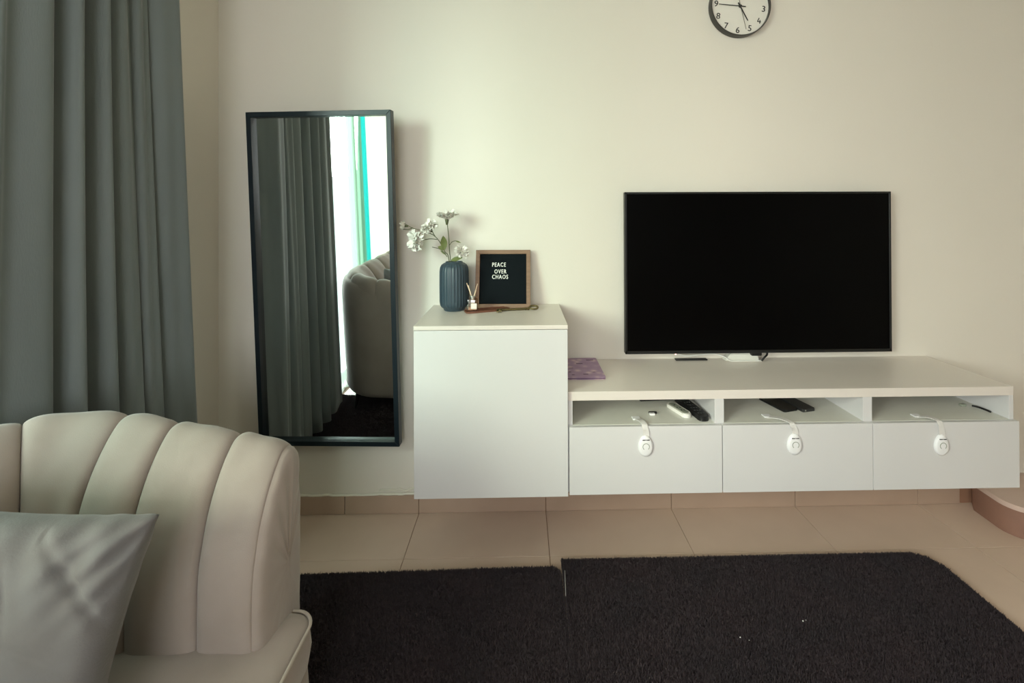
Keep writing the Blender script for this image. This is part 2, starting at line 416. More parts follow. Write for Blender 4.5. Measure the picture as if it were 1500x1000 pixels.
# ------------------------------------------------------------------ stone step at right
st = empty('step', (2.6, -0.16, 0)); tag(st, 'low pink stone step with rounded corner on the floor at far right', 'step')
def step_outline(x0, y0, r):
    p = [(3.29, -0.001), (x0 + 0.06, -0.001), (x0 + 0.012, -0.06)]
    for k in range(9):
        a = radians(180 + 90 * k / 8); p.append((x0 + r + r * cos(a), y0 + r + r * sin(a)))
    p.append((3.29, y0)); return p
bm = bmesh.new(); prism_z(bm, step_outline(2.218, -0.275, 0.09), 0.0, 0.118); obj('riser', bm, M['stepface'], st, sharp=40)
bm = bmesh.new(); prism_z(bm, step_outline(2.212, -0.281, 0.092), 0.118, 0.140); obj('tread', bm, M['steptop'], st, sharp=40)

# ------------------------------------------------------------------ mirror
mir = empty('wall_mirror')
a, b_, c = -0.0563, 0.0519, -0.0067
Rm = Matrix.Rotation(a, 4, 'Z') @ Matrix.Rotation(b_, 4, 'X') @ Matrix.Rotation(c, 4, 'Y')
mir.matrix_basis = Matrix.Translation((-0.8076, -0.1322, 1.1197)) @ Rm
tag(mir, 'tall black framed rectangular mirror hung on the wall beside the tall white cabinet', 'mirror')
MW, MH, FW, FD = 0.325, 0.7566, 0.022, 0.040
def member(p):      # mitred frame member, extruded from y=0 (front) to FD
    bm = bmesh.new(); prism(bm, p, 0.0, FD)
    bmesh.ops.bevel(bm, geom=bm.edges[:], offset=0.0012, segments=1, affect='EDGES'); return bm
o_, i_ = (MW, MH), (MW - FW, MH - FW)
for pts in (((-o_[0], o_[1]), (o_[0], o_[1]), (i_[0], i_[1]), (-i_[0], i_[1])),
            ((-o_[0], -o_[1]), (o_[0], -o_[1]), (i_[0], -i_[1]), (-i_[0], -i_[1])),
            ((-o_[0], -o_[1]), (-o_[0], o_[1]), (-i_[0], i_[1]), (-i_[0], -i_[1])),
            ((o_[0], -o_[1]), (o_[0], o_[1]), (i_[0], i_[1]), (i_[0], -i_[1]))):
    lpart('frame_side', member(pts), M['mframe'], mir)
lpart('glass', box(-i_[0] - 0.004, i_[0] + 0.004, 0.022, 0.026, -i_[1] - 0.004, i_[1] + 0.004), M['mirror'], mir)
lpart('back_board', box(-i_[0] - 0.006, i_[0] + 0.006, 0.027, 0.034, -i_[1] - 0.006, i_[1] + 0.006), M['black'], mir)
for x, y in ((-0.12, 0.085), (0.12, 0.10)):
    bm = bmesh.new(); cyl(bm, (x, 0.034, 0.62), (x, y, 0.62), 0.006); lpart('hanger', bm, M['black'], mir)

# ------------------------------------------------------------------ tall wall cabinet
X0, X1 = -0.3409, 0.2591
cab = empty('wall_cabinet', (X0 + 0.3, -0.2, 0.3175)); tag(cab, 'tall square white wall cabinet with plain push door, left of the low tv bench', 'cabinet')
zb, zt = 0.3175, 0.9852
obj('top_panel', box(X0, X1, -0.4174, -0.001, zt - 0.016, zt, bev=0.0008), M['whitetop'], cab)
obj('bottom_panel', box(X0, X1, -0.398, -0.001, zb + 0.002, zb + 0.018, bev=0.0006), M['inner'], cab)
for x in (X0, X1 - 0.016): obj('side_panel', box(x, x + 0.016, -0.398, -0.001, zb + 0.018, zt - 0.016, bev=0.0006), M['white'], cab)
obj('back_panel', box(X0 + 0.016, X1 - 0.016, -0.008, -0.002, zb + 0.018, zt - 0.016), M['inner'], cab)
obj('door', box(X0 + 0.001, X1 - 0.001, -0.4174, -0.400, zb, zt - 0.018, bev=0.001, seg=2), M['white'], cab)

# ------------------------------------------------------------------ low tv bench
ben = empty('tv_bench', (1.16, -0.2, 0.3243)); tag(ben, 'long low white floating tv bench with three drawers under three open slots', 'tv bench')
BX0, BX1, BT, BD, BZ = 0.2605, 2.056, 0.7177, 0.5869, 0.3243
obj('top_panel', box(BX0, BX1, -0.40, -0.001, BT - 0.035, BT, bev=0.001, seg=2), M['whitetop'], ben)
obj('side_panel', box(BX0, BX0 + 0.018, -0.399, -0.001, BZ + 0.003, BT - 0.035, bev=0.0006), M['white'], ben)
obj('side_panel', box(BX1 - 0.018, BX1, -0.399, -0.001, BZ + 0.003, BT - 0.035, bev=0.0006), M['white'], ben)
for x in (0.8435, 1.441): obj('divider', box(x, x + 0.037, -0.399, -0.010, BZ + 0.02, BT - 0.035, bev=0.0006), M['white'], ben)
for x0_, x1_ in ((BX0 + 0.018, 0.8435), (0.8805, 1.441), (1.478, BX1 - 0.018)):
    obj('shelf', box(x0_, x1_, -0.398, -0.010, BD - 0.016, BD, bev=0.0005), M['inner'], ben)
obj('bottom_panel', box(BX0 + 0.018, BX1 - 0.018, -0.398, -0.001, BZ + 0.003, BZ + 0.02), M['inner'], ben)
obj('back_panel', box(BX0 + 0.018, BX1 - 0.018, -0.009, -0.002, BZ + 0.02, BT - 0.035), M['inner'], ben)
for k, (a, b2) in enumerate(((0.2636, 0.8632), (0.8666, 1.4640), (1.4664, 2.0570))):
    dr = obj('drawer', box(a, b2, -0.420, -0.4025, BZ, BD, bev=0.001, seg=2), M['white'], ben)
    bm = bmesh.new()
    xa, xb = a + 0.03, b2 - 0.03
    bx(bm, xa, xa + 0.012, -0.4025, -0.04, BZ + 0.025, BD - 0.05); bx(bm, xb - 0.012, xb, -0.4025, -0.04, BZ + 0.025, BD - 0.05)
    bx(bm, xa, xb, -0.052, -0.04, BZ + 0.025, BD - 0.05); bx(bm, xa, xb, -0.40, -0.04, BZ + 0.021, BZ + 0.027)
    obj('drawer_box', bm, M['inner'], dr)

# child safety latches, one on each drawer
def latch(x, z, lean, dep, label):
    e = empty('drawer_latch', (x, -0.4205, z)); tag(e, label, 'child lock')
    bm = bmesh.new()
    # egg shaped pad: outline in x,z, domed outward
    n = 28; rings = []
    for s, y in ((1.0, 0.0), (1.0, -0.006), (0.93, -0.0095), (0.75, -0.0115), (0.4, -0.0125)):
        ring = []
        for k in range(n):
            t = 2 * pi * k / n
            ex = 0.0275 * (1 - 0.16 * sin(t)) * cos(t); ez = 0.044 * sin(t) * (1 if sin(t) < 0 else 0.88)
            ring.append(bm.verts.new((x + ex * s, -0.4205 + y, z + ez * s)))
        rings.append(ring)
    for i in range(len(rings) - 1):
        for k in range(n): bm.faces.new((rings[i][k], rings[i][(k + 1) % n], rings[i + 1][(k + 1) % n], rings[i + 1][k]))
    bm.faces.new(rings[0]); bm.faces.new(rings[-1])
    pad = obj('pad', bm, M['lockw'], e, sharp=50)
    bm = bmesh.new(); pts = [(x + 0.0125 * cos(t), -0.4328, z - 0.003 + 0.0125 * sin(t)) for t in [radians(-50 + 280 * k / 20) for k in range(21)]]
    tube(bm, pts, 0.0013, 6); obj('raised_ring', bm, M['remotekey'], pad, smooth=True)
    bm = bmesh.new(); bx(bm, x - 0.014, x + 0.014, -0.4325, -0.4265, z + 0.021, z + 0.0245); obj('slot', bm, M['button'], pad)
    # flexible strap: up the drawer front, over its edge and back along the shelf
    path = smooth_path([(x, -0.4235, z + 0.02), (x + 0.003, -0.4245, z + 0.045), (x + lean * 0.12, -0.4245, BD - 0.004),
                        (x + lean * 0.2, -0.414, BD + 0.007), (x + lean * 0.8, -0.414 + dep * 0.5, BD + 0.010), (x + lean * 1.5, -0.414 + dep, BD + 0.0025)], 5)
    bm = bmesh.new(); L, Rr = [], []
    for i, p in enumerate(path):
        t = (path[min(i + 1, len(path) - 1)] - path[max(i - 1, 0)]).normalized()
        nrm = Vector((0, -1, 0)).lerp(Vector((0, 0, 1)), min(1, max(0, (p.z - BD + 0.02) / 0.026))).normalized()
        s = t.cross(nrm).normalized()
        hw = 0.0115
        L.append([bm.verts.new(p + s * hw + nrm * 0.001), bm.verts.new(p + s * hw - nrm * 0.001)])
        Rr.append([bm.verts.new(p - s * hw + nrm * 0.001), bm.verts.new(p - s * hw - nrm * 0.001)])
    for i in range(len(path) - 1):
        bm.faces.new((L[i][0], L[i + 1][0], Rr[i + 1][0], Rr[i][0])); bm.faces.new((L[i][1], L[i + 1][1], Rr[i + 1][1], Rr[i][1]))
        bm.faces.new((L[i][0], L[i + 1][0], L[i + 1][1], L[i][1])); bm.faces.new((Rr[i][0], Rr[i + 1][0], Rr[i + 1][1], Rr[i][1]))
    bm.faces.new((L[0][0], L[0][1], Rr[0][1], Rr[0][0])); bm.faces.new((L[-1][0], L[-1][1], Rr[-1][1], Rr[-1][0]))
    obj('strap', bm, M['strap'], e)
    p = path[-1]
    bm = box(p.x - 0.016, p.x + 0.016, p.y - 0.006, p.y + 0.022, BD + 0.0005, BD + 0.005, bev=0.0015)
    obj('strap_end', bm, M['lockw'], e)
latch(0.560, 0.517, -0.012, 0.055, 'white oval child latch with strap on the left drawer, under the remotes')
latch(1.148, 0.515, -0.045, 0.060, 'white oval child latch with strap on the middle drawer')
latch(1.736, 0.503, -0.030, 0.045, 'white oval child latch with strap on the right drawer')

# ------------------------------------------------------------------ television
tv = empty('television', (1.198, -0.04, 0.7612)); tag(tv, 'wide black flat screen television mounted on the wall above the bench', 'television')
TX0, TX1, TZ0, TZ1 = 0.5643, 1.8315, 0.7612, 1.5187
obj('housing', box(TX0, TX1, -0.066, -0.038, TZ0, TZ1, bev=0.003, seg=2), M['black'], tv)
obj('rear_bulge', box(TX0 + 0.18, TX1 - 0.18, -0.038, -0.014, TZ0 + 0.05, TZ1 - 0.15, bev=0.006), M['black'], tv)
bm = bmesh.new(); F = 0.009
for (a, b2, c2, d2) in ((TX0, TX1, TZ1 - F, TZ1), (TX0, TX1, TZ0, TZ0 + 0.014), (TX0, TX0 + F, TZ0, TZ1), (TX1 - F, TX1, TZ0, TZ1)):
    bx(bm, a, b2, -0.070, -0.0655, c2, d2, bev=0.0008)
obj('bezel', bm, M['black'], tv)
obj('screen', box(TX0 + F, TX1 - F, -0.0672, -0.0655, TZ0 + 0.014, TZ1 - F), M['screen'], tv)
obj('wall_bracket', box(0.95, 1.45, -0.016, -0.0015, 0.95, 1.30), M['black'], tv)
bm = bmesh.new(); bmesh.ops.create_uvsphere(bm, u_segments=10, v_segments=6, radius=0.0035, matrix=Matrix.Translation((0.802, -0.064, 0.758)))
obj('standby_light', bm, M['led'], tv, smooth=True)
obj('cable_plug', box(1.165, 1.215, -0.06, -0.03, 0.744, 0.762, bev=0.003), M['black'], tv)

# items round the television foot
bm = bmesh.new(); prism(bm, [(1.045, 0.7177), (1.21, 0.7177), (1.20, 0.752), (1.075, 0.752)], -0.045, -0.004)
bmesh.ops.bevel(bm, geom=bm.edges[:], offset=0.003, segments=2, affect='EDGES')
cb = obj('cable_cover', bm, M['inner']); tag(cb, 'small white tapered cable box on the bench under the television centre', 'cable box')
bm = bmesh.new(); tube(bm, smooth_path([(0.815, -0.045, 0.755), (0.86, -0.04, 0.742), (0.93, -0.035, 0.745), (1.00, -0.04, 0.749), (1.045, -0.05, 0.735), (1.065, -0.055, 0.7215), (1.12, -0.058, 0.721), (1.215, -0.058, 0.721)], 6), 0.0028, 8)
tag(obj('white_cable', bm, M['cable_w'], smooth=True), 'thin white cable sagging along the wall under the television left half', 'cable')
bm = bmesh.new(); tube(bm, smooth_path([(1.245, -0.05, 0.765), (1.24, -0.056, 0.748), (1.225, -0.062, 0.738), (1.21, -0.064, 0.7225)], 6), 0.0045, 8)
tag(obj('black_cable', bm, M['black'], smooth=True), 'short thick black cable dropping from under the television to the bench top', 'cable')
bm = box(0.812, 0.965, -0.038, -0.014, 0.7182, 0.724, bev=0.002)
tag(obj('black_strip', bm, M['black'], sharp=40), 'flat black strip lying on the bench under the television left of the cable box', 'strip')

# lavender board book on bench
bk = empty('board_book', (0.36, -0.135, BT), (0, 0, 0)); tag(bk, 'lavender patterned flat board book on the bench top against the tall cabinet', 'book')
bm = bmesh.new(); prism_z(bm, rrect(0.264, 0.432, -0.268, -0.010, 0.008, 3), BT + 0.002, BT + 0.0075); obj('pages', bm, mat('dark_plum_edge', srgb(104, 80, 100), 0.6), bk)
for z in (BT + 0.0004, BT + 0.0075):
    bm = bmesh.new(); prism_z(bm, rrect(0.2625, 0.435, -0.271, -0.008, 0.010, 3), z, z + 0.0018); obj('cover', bm, M['book'], bk)
mk = mat('plum_print', srgb(104, 74, 100), 0.6)
for (x, y, sx, sy) in ((0.30, -0.235, 0.012, 0.008), (0.355, -0.23, 0.022, 0.010), (0.395, -0.205, 0.012, 0.006), (0.40, -0.04, 0.034, 0.012), (0.30, -0.15, 0.02, 0.006), (0.345, -0.09, 0.03, 0.012), (0.29, -0.20, 0.01, 0.01)):
    obj('printed_mark', box(x - sx / 2, x + sx / 2, y - sy / 2, y + sy / 2, BT + 0.0093, BT + 0.0096), mk, bk)

# ------------------------------------------------------------------ things in the open slots
def slab_between(name, p, q, width, h, m, parent, z, bev=0.003, r=0.006):
    p = Vector(p); q = Vector(q); d = (q - p); L = d.length; a = math.atan2(d.y, d.x)
    bm = bmesh.new(); prism_z(bm, rrect(-L / 2, L / 2, -width / 2, width / 2, min(r, width / 2.05), 5), 0, h)
    es = [e for e in bm.edges if abs(e.verts[0].co.z - h) < 1e-6 and abs(e.verts[1].co.z - h) < 1e-6]
    bmesh.ops.bevel(bm, geom=es, offset=bev, segments=2, affect='EDGES')
    bmesh.ops.transform(bm, matrix=Matrix.Translation(((p.x + q.x) / 2, (p.y + q.y) / 2, z)) @ Matrix.Rotation(a, 4, 'Z'), verts=bm.verts)
    return obj(name, bm, m, parent, sharp=40)
r1 = empty('remote_control', (0.825, -0.27, BD), (0, 0, 0)); tag(r1, 'long black remote control in the left slot beside the divider', 'remote')
slab_between('shell', (0.812, -0.385, 0), (0.775, -0.165, 0), 0.044, 0.020, M['black'], r1, BD + 0.0006, r=0.018)
bm = bmesh.new()
for i in range(6):
    for j in range(3):
        t = 0.15 + i * 0.12; cx_, cy_ = 0.812 + (0.775 - 0.812) * t, -0.385 + 0.22 * t
        cyl(bm, (cx_ + (j - 1) * 0.011, cy_, BD + 0.020), (cx_ + (j - 1) * 0.011, cy_, BD + 0.0222), 0.0035, n=8)
tag(obj('button', bm, M['button'], r1), kind='stuff')
r2 = empty('remote_control', (0.76, -0.28, BD)); tag(r2, 'short white remote control with grey keypad lying left of the black remote', 'remote')
slab_between('shell', (0.758, -0.352, 0), (0.716, -0.225, 0), 0.040, 0.015, M['remotew'], r2, BD + 0.0006, r=0.019)
slab_between('keypad', (0.755, -0.340, 0), (0.719, -0.238, 0), 0.026, 0.0012, M['remotekey'], r2, BD + 0.0156, bev=0.0003, r=0.01)
bm = bmesh.new()
for t, s in ((0.25, -1), (0.25, 1), (0.5, -1), (0.5, 1), (0.75, 0)):
    cx_, cy_ = 0.755 - 0.036 * t + s * 0.006, -0.340 + 0.102 * t
    cyl(bm, (cx_, cy_, BD + 0.0166), (cx_, cy_, BD + 0.0185), 0.003, n=8)
tag(obj('button', bm, M['button'], r2), kind='stuff')
o = slab_between('black_box', (0.60, -0.14, 0), (0.76, -0.13, 0), 0.085, 0.022, M['glassblk'], None, BD + 0.0006)
tag(o, 'flat black set top box at the back of the left slot behind the remotes', 'set top box')
usb = empty('usb_plug', (0.622, -0.316, BD)); tag(usb, 'tiny white and black plug lying on the left slot floor behind its latch', 'plug')
obj('body', box(0.606, 0.628, -0.324, -0.310, BD + 0.0004, BD + 0.007, bev=0.001), M['lockw'], usb)
obj('tip', box(0.606, 0.640, -0.309, -0.301, BD + 0.0004, BD + 0.008, bev=0.0008), M['black'], usb)
ph = empty('phone', (1.215, -0.25, BD)); tag(ph, 'black glass phone lying left of the dark power bank in the middle slot', 'phone')
slab_between('body', (1.207, -0.305, 0), (1.17, -0.165, 0), 0.072, 0.009, M['glassblk'], ph, BD + 0.0006, r=0.008)
pb = empty('power_bank', (1.275, -0.25, BD)); tag(pb, 'dark grey flat power bank with a bright edge beside the black phone', 'power bank')
slab_between('body', (1.281, -0.308, 0), (1.250, -0.165, 0), 0.062, 0.012, mat('dark_grey_shell', srgb(40, 40, 40), 0.35), pb, BD + 0.0006, r=0.006)
obj('port', box(1.256, 1.266, -0.3125, -0.308, BD + 0.004, BD + 0.009), M['silver'], pb)
bm = bmesh.new(); tube(bm, smooth_path([(2.000, -0.285, BD + 0.0065), (2.010, -0.30, BD + 0.0075), (2.018, -0.32, BD + 0.006), (2.022, -0.342, BD + 0.0045)], 5), 0.004, 8)
tag(obj('cable_end', bm, M['black'], smooth=True), 'short black cable stub lying in the right slot by its side panel', 'cable')
bm = box(1.962, 1.985, -0.278, -0.262, BD + 0.0004, BD + 0.009, bev=0.002)
tag(obj('clip', bm, M['remotekey']), 'tiny grey clip lying in the right slot left of the black cable stub', 'clip')

# ------------------------------------------------------------------ wall clock
ck = empty('wall_clock', (1.135, -0.02, 2.412)); tag(ck, 'round dark rimmed wall clock with white face, high above the television', 'clock')
CX, CZ, CR = 1.135, 2.412, 0.1445
def ydisc(bm, prof, n=64):     # lathe about the y axis at the clock centre
    tmp = len(bm.verts); lathe(bm, prof, n)
    bm.verts.ensure_lookup_table(); vs = bm.verts[tmp:]
    bmesh.ops.transform(bm, matrix=Matrix.Translation((CX, 0, CZ)) @ Matrix.Rotation(radians(90), 4, 'X'), verts=vs)
bm = bmesh.new()
ydisc(bm, [(CR - 0.01, 0.0), (CR, 0.004), (CR, 0.038), (CR - 0.001, 0.0405), (CR - 0.004, 0.0405), (CR - 0.005, 0.038), (CR - 0.005, 0.022), (0.01, 0.021)])
obj('rim', bm, M['rim'], ck, sharp=35)
bm = bmesh.new(); ydisc(bm, [(CR - 0.0055, 0.022), (CR - 0.0055, 0.0245), (0.002, 0.0245)]); obj('dial', bm, M['clockface'], ck, sharp=35)
RX90 = Matrix.Rotation(radians(90), 4, 'X')
for k in range(1, 13):
    a = radians(90 - 30 * k - 6); rr = CR * 0.80
    if k == 4:
        bm = bmesh.new()
        for p_, q_ in (((-0.0015, 0.0135), (-0.008, -0.0045)), ((-0.009, -0.0045), (0.009, -0.0045)), ((0.0035, 0.004), (0.0035, -0.0135))):
            d_ = Vector((q_[0] - p_[0], q_[1] - p_[1])).normalized() * 0.0021; n_ = Vector((-d_.y, d_.x))
            prism(bm, [(p_[0] + n_.x, p_[1] + n_.y), (p_[0] - n_.x, p_[1] - n_.y), (q_[0] - n_.x, q_[1] - n_.y), (q_[0] + n_.x, q_[1] + n_.y)], -0.0254, -0.0246)
        bmesh.ops.transform(bm, matrix=Matrix.Translation((CX + rr * cos(a), 0, CZ + rr * sin(a))) @ Matrix.Rotation(radians(6), 4, 'Y'), verts=bm.verts)
        obj('numeral', bm, M['ink'], ck); continue
    text_part(str(k), 0.041, (CX - ck.location.x + rr * cos(a), -0.0252 - ck.location.y, rr * sin(a)), Matrix.Rotation(radians(6), 4, 'Y') @ RX90, M['ink'], 'numeral', ck, ext=0.0004, double=0.0009)
def hand(name, ang, L, tail, w_, y, m):
    bm = bmesh.new()
    prism(bm, [(-w_ / 2, -tail), (w_ / 2, -tail), (w_ * 0.35, L), (-w_ * 0.35, L)], y - 0.0006, y + 0.0006)
    bmesh.ops.transform(bm, matrix=Matrix.Translation((CX, 0, CZ)) @ Matrix.Rotation(radians(ang), 4, 'Y'), verts=bm.verts)
    obj(name, bm, m, ck)
hand('hour_hand', 152, 0.078, 0.02, 0.0060, -0.029, M['ink'])
hand('minute_hand', 275, 0.105, 0.026, 0.0048, -0.031, M['ink'])
hand('second_hand', 167, 0.115, 0.03, 0.0018, -0.033, M['ink'])
bm = bmesh.new(); ydisc(bm, [(0.006, 0.0245), (0.006, 0.035), (0.002, 0.036)], 20); obj('hub', bm, M['ink'], ck, sharp=35)

# ------------------------------------------------------------------ vase and flowers on the tall cabinet
VX, VY = -0.226, -0.115
vs_ = empty('vase', (VX, VY, zt)); tag(vs_, 'dark slate blue ribbed cylindrical vase on the tall white cabinet', 'vase')
bm = bmesh.new()
prof = [(0.044, 0.0), (0.047, 0.004), (0.049, 0.010), (0.057, 0.016), (0.0625, 0.026), (0.0645, 0.040), (0.0648, 0.11), (0.0645, 0.175), (0.062, 0.193), (0.056, 0.205),
        (0.047, 0.212), (0.040, 0.214), (0.038, 0.219), (0.034, 0.219), (0.032, 0.212), (0.033, 0.12), (0.030, 0.05)]
lathe(bm, prof, 168, rib=lambda k, z: (0.034 * (1 - abs((k % 6) - 3) / 3.0 * 1.0) - 0.017) if 0.014 < z < 0.21 else 0)
o = obj('body', bm, M['vase'], None, sharp=60); o.parent = vs_

def leaf_mesh(bm, p, d, L, W, nrm=(0, -1, 0.3), bend=0.2, n=6):
    p = Vector(p); d = Vector(d).normalized(); nrm = Vector(nrm); s = d.cross(nrm).normalized(); nn = s.cross(d).normalized()
    prev = None
    for i in range(n + 1):
        t = i / n; wv = W * sin(pi * min(1, t * 0.94 + 0.06)) ** 0.8 * (1 - 0.25 * t)
        c_ = p + d * L * t + nn * (-bend * L * t * t)
        row = [bm.verts.new(c_ - s * wv), bm.verts.new(c_ - nn * wv * 0.25), bm.verts.new(c_ + s * wv)]
        if prev:
            bm.faces.new((prev[0], prev[1], row[1], row[0])); bm.faces.new((prev[1], prev[2], row[2], row[1]))
        prev = row
def bloom(p, ax, R, n, parent, seed, cone=False):
    rnd = random.Random(seed); ax = Vector(ax).normalized(); a0 = ax.orthogonal().normalized(); b0 = ax.cross(a0)
    bm = bmesh.new(); p = Vector(p)
    n = int(n * 1.9)
    for i in range(n):
        th = i * 2.39996 + rnd.uniform(-0.3, 0.3); f = sqrt((i + 0.5) / n)
        el = radians(78 - 72 * f) if not cone else radians(74 - 34 * f)
        d = (a0 * cos(th) + b0 * sin(th)) * cos(el) + ax * sin(el)
        L = R * rnd.uniform(0.72, 1.15) * (1.0 if not cone else 1.15)
        side = d.cross(ax).normalized() if d.cross(ax).length > 1e-3 else a0
        nn = side.cross(d).normalized(); prev = None
        base = p + ax * R * 0.05
        for j in range(5):
            t = j / 4; wv = R * 0.19 * (0.25 + 0.95 * t) * (1 if j < 4 else 0.6)
            c_ = base + d * L * t + nn * (-0.22 * L * t * t) * (1 if not cone else 1.2)
            rf = R * (0.05 + 0.12 * t) * sin(j * 2.2 + i * 1.7)
            row = [bm.verts.new(c_ - side * wv + nn * rf), bm.verts.new(c_ + nn * (R * 0.05) + ax * rf * 0.6), bm.verts.new(c_ + side * wv - nn * rf)]
            if prev: bm.faces.new((prev[0], prev[1], row[1], row[0])); bm.faces.new((prev[1], prev[2], row[2], row[1]))
            prev = row
    bl_ = obj('bloom', bm, M['petal'], parent, smooth=True)
    bm = bmesh.new(); cyl(bm, p - ax * R * 0.38, p + ax * R * 0.22, R * 0.10, R * 0.22, n=8)
    obj('calyx', bm, M['stem'], bl_, smooth=True)
zv = zt + 0.10
f1 = empty('flower_stem', (VX, VY, zt + 0.06)); tag(f1, 'tallest upright flower stem in the vase with one white frilly bloom', 'flower')
bm = bmesh.new(); tube(bm, smooth_path([(VX + 0.012, VY, zt + 0.06), (-0.244, VY + 0.004, 1.22), (-0.250, VY, 1.31), (-0.257, VY, 1.385)]), 0.0022, 6); obj('stem', bm, M['stem'], f1, smooth=True)
bloom((-0.258, VY, 1.388), (0.02, -0.10, 1), 0.046, 26, f1, 1, cone=True)
bm = bmesh.new(); tube(bm, smooth_path([(-0.247, VY, 1.278), (-0.235, VY, 1.293), (-0.22, VY, 1.298)], 5), 0.0017, 6); obj('twig', bm, M['stem'], f1, smooth=True)
bm = bmesh.new(); leaf_mesh(bm, (-0.22, VY, 1.298), (1, 0, -0.35), 0.028, 0.004); obj('leaf', bm, M['leaf'], f1, smooth=True)
f2 = empty('flower_stem', (VX, VY, zt + 0.05)); tag(f2, 'branching flower stem reaching left over the vase rim with two white blooms and a bud', 'flower')
bm = bmesh.new(); tube(bm, smooth_path([(VX - 0.01, VY + 0.01, zt + 0.05), (-0.250, VY, 1.215), (-0.268, VY - 0.004, 1.25), (-0.290, VY - 0.01, 1.295), (-0.318, VY - 0.012, 1.325), (-0.36, VY - 0.012, 1.343), (-0.412, VY - 0.01, 1.358), (-0.447, VY - 0.01, 1.378)]), 0.0026, 6, r_end=0.0012)
obj('stem', bm, M['stem'], f2, smooth=True)
for pts in ([(-0.308, VY - 0.012, 1.317), (-0.318, VY - 0.012, 1.333), (-0.323, VY - 0.014, 1.345)], [(-0.300, VY - 0.012, 1.305), (-0.33, VY - 0.016, 1.308), (-0.365, VY - 0.02, 1.303)],
            [(-0.412, VY - 0.01, 1.358), (-0.43, VY - 0.01, 1.350), (-0.452, VY - 0.01, 1.352)], [(-0.257, VY, 1.225), (-0.285, VY, 1.258), (-0.325, VY, 1.270)]):
    bm = bmesh.new(); tube(bm, smooth_path(pts, 5), 0.0019, 6); obj('twig', bm, M['stem'], f2, smooth=True)
bloom((-0.332, VY - 0.016, 1.352), (-0.35, -0.35, 0.8), 0.040, 40, f2, 2)
bloom((-0.386, VY - 0.024, 1.302), (-0.6, -0.7, -0.1), 0.046, 46, f2, 3)
bloom((-0.440, VY - 0.01, 1.366), (-1, 0, 0.15), 0.026, 9, f2, 4, cone=True)
bm = bmesh.new(); leaf_mesh(bm, (-0.268, VY - 0.006, 1.262), (-0.10, -0.1, 1), 0.062, 0.017, nrm=(0.25, -1, 0.1), bend=-0.1); obj('leaf', bm, M['leaf'], f2, smooth=True)
bm = bmesh.new(); leaf_mesh(bm, (-0.264, VY - 0.004, 1.262), (-0.7, -0.3, 0.25), 0.036, 0.012); obj('leaf', bm, M['leaf'], f2, smooth=True)
bm = bmesh.new(); leaf_mesh(bm, (-0.262, VY, 1.235), (-0.8, 0, 0.6), 0.034, 0.005); obj('leaf', bm, M['leaf'], f2, smooth=True); bm = bmesh.new(); leaf_mesh(bm, (-0.365, VY - 0.02, 1.303), (-1, -0.1, -0.1), 0.03, 0.006); obj('leaf', bm, M['leaf'], f2, smooth=True)
f3 = empty('flower_stem', (VX, VY, zt + 0.05)); tag(f3, 'short flower stem leaning right over the vase rim with one small white bloom', 'flower')
bm = bmesh.new(); tube(bm, smooth_path([(VX, VY - 0.005, zt + 0.05), (-0.218, VY - 0.01, 1.20), (-0.206, VY - 0.012, 1.228), (-0.198, VY - 0.012, 1.240)]), 0.0022, 6); obj('stem', bm, M['stem'], f3, smooth=True)
bloom((-0.192, VY - 0.014, 1.247), (0.45, -0.6, 0.6), 0.032, 28, f3, 5)
bm = bmesh.new(); leaf_mesh(bm, (-0.236, VY - 0.02, 1.212), (1, -0.2, 0.35), 0.052, 0.013, nrm=(0, -0.8, 0.6)); obj('leaf', bm, M['leaf'], f3, smooth=True)

# ------------------------------------------------------------------ letter board
lb = empty('letter_board', (-0.008, -0.092, zt + 0.0005), (radians(-13), 0, radians(-1.5)))
tag(lb, 'square wooden framed black letter board reading PEACE OVER CHAOS, leaning on the wall', 'letter board')
BW, BH, FWB = 0.1285, 0.270, 0.019
for pts in (((-BW, 0), (BW, 0), (BW - FWB, FWB), (-BW + FWB, FWB)), ((-BW, BH), (BW, BH), (BW - FWB, BH - FWB), (-BW + FWB, BH - FWB)),
            ((-BW, 0), (-BW, BH), (-BW + FWB, BH - FWB), (-BW + FWB, FWB)), ((BW, 0), (BW, BH), (BW - FWB, BH - FWB), (BW - FWB, FWB))):
    bm = bmesh.new(); prism(bm, pts, 0.0, 0.024); bmesh.ops.bevel(bm, geom=bm.edges[:], offset=0.0008, segments=1, affect='EDGES')
    lpart('frame_side', bm, M['wood'], lb)
bm = bmesh.new(); bx(bm, -BW + FWB - 0.002, BW - FWB + 0.002, 0.010, 0.016, FWB - 0.002, BH - FWB + 0.002)
z = FWB + 0.003
while z < BH - FWB - 0.003:
    bx(bm, -BW + FWB, BW - FWB, 0.0085, 0.011, z, z + 0.0042); z += 0.0063
lpart('felt_panel', bm, M['felt'], lb)
for s, x, z in (('PEACE', -0.020, 0.200), ('OVER', -0.013, 0.168), ('CHAOS', -0.014, 0.143)):
    text_part(s, 0.0275, (x, 0.0078, z), RX90, M['letter'], 'lettering', lb, ext=0.0007, double=0.0009, sx=0.72, spacing=1.22)

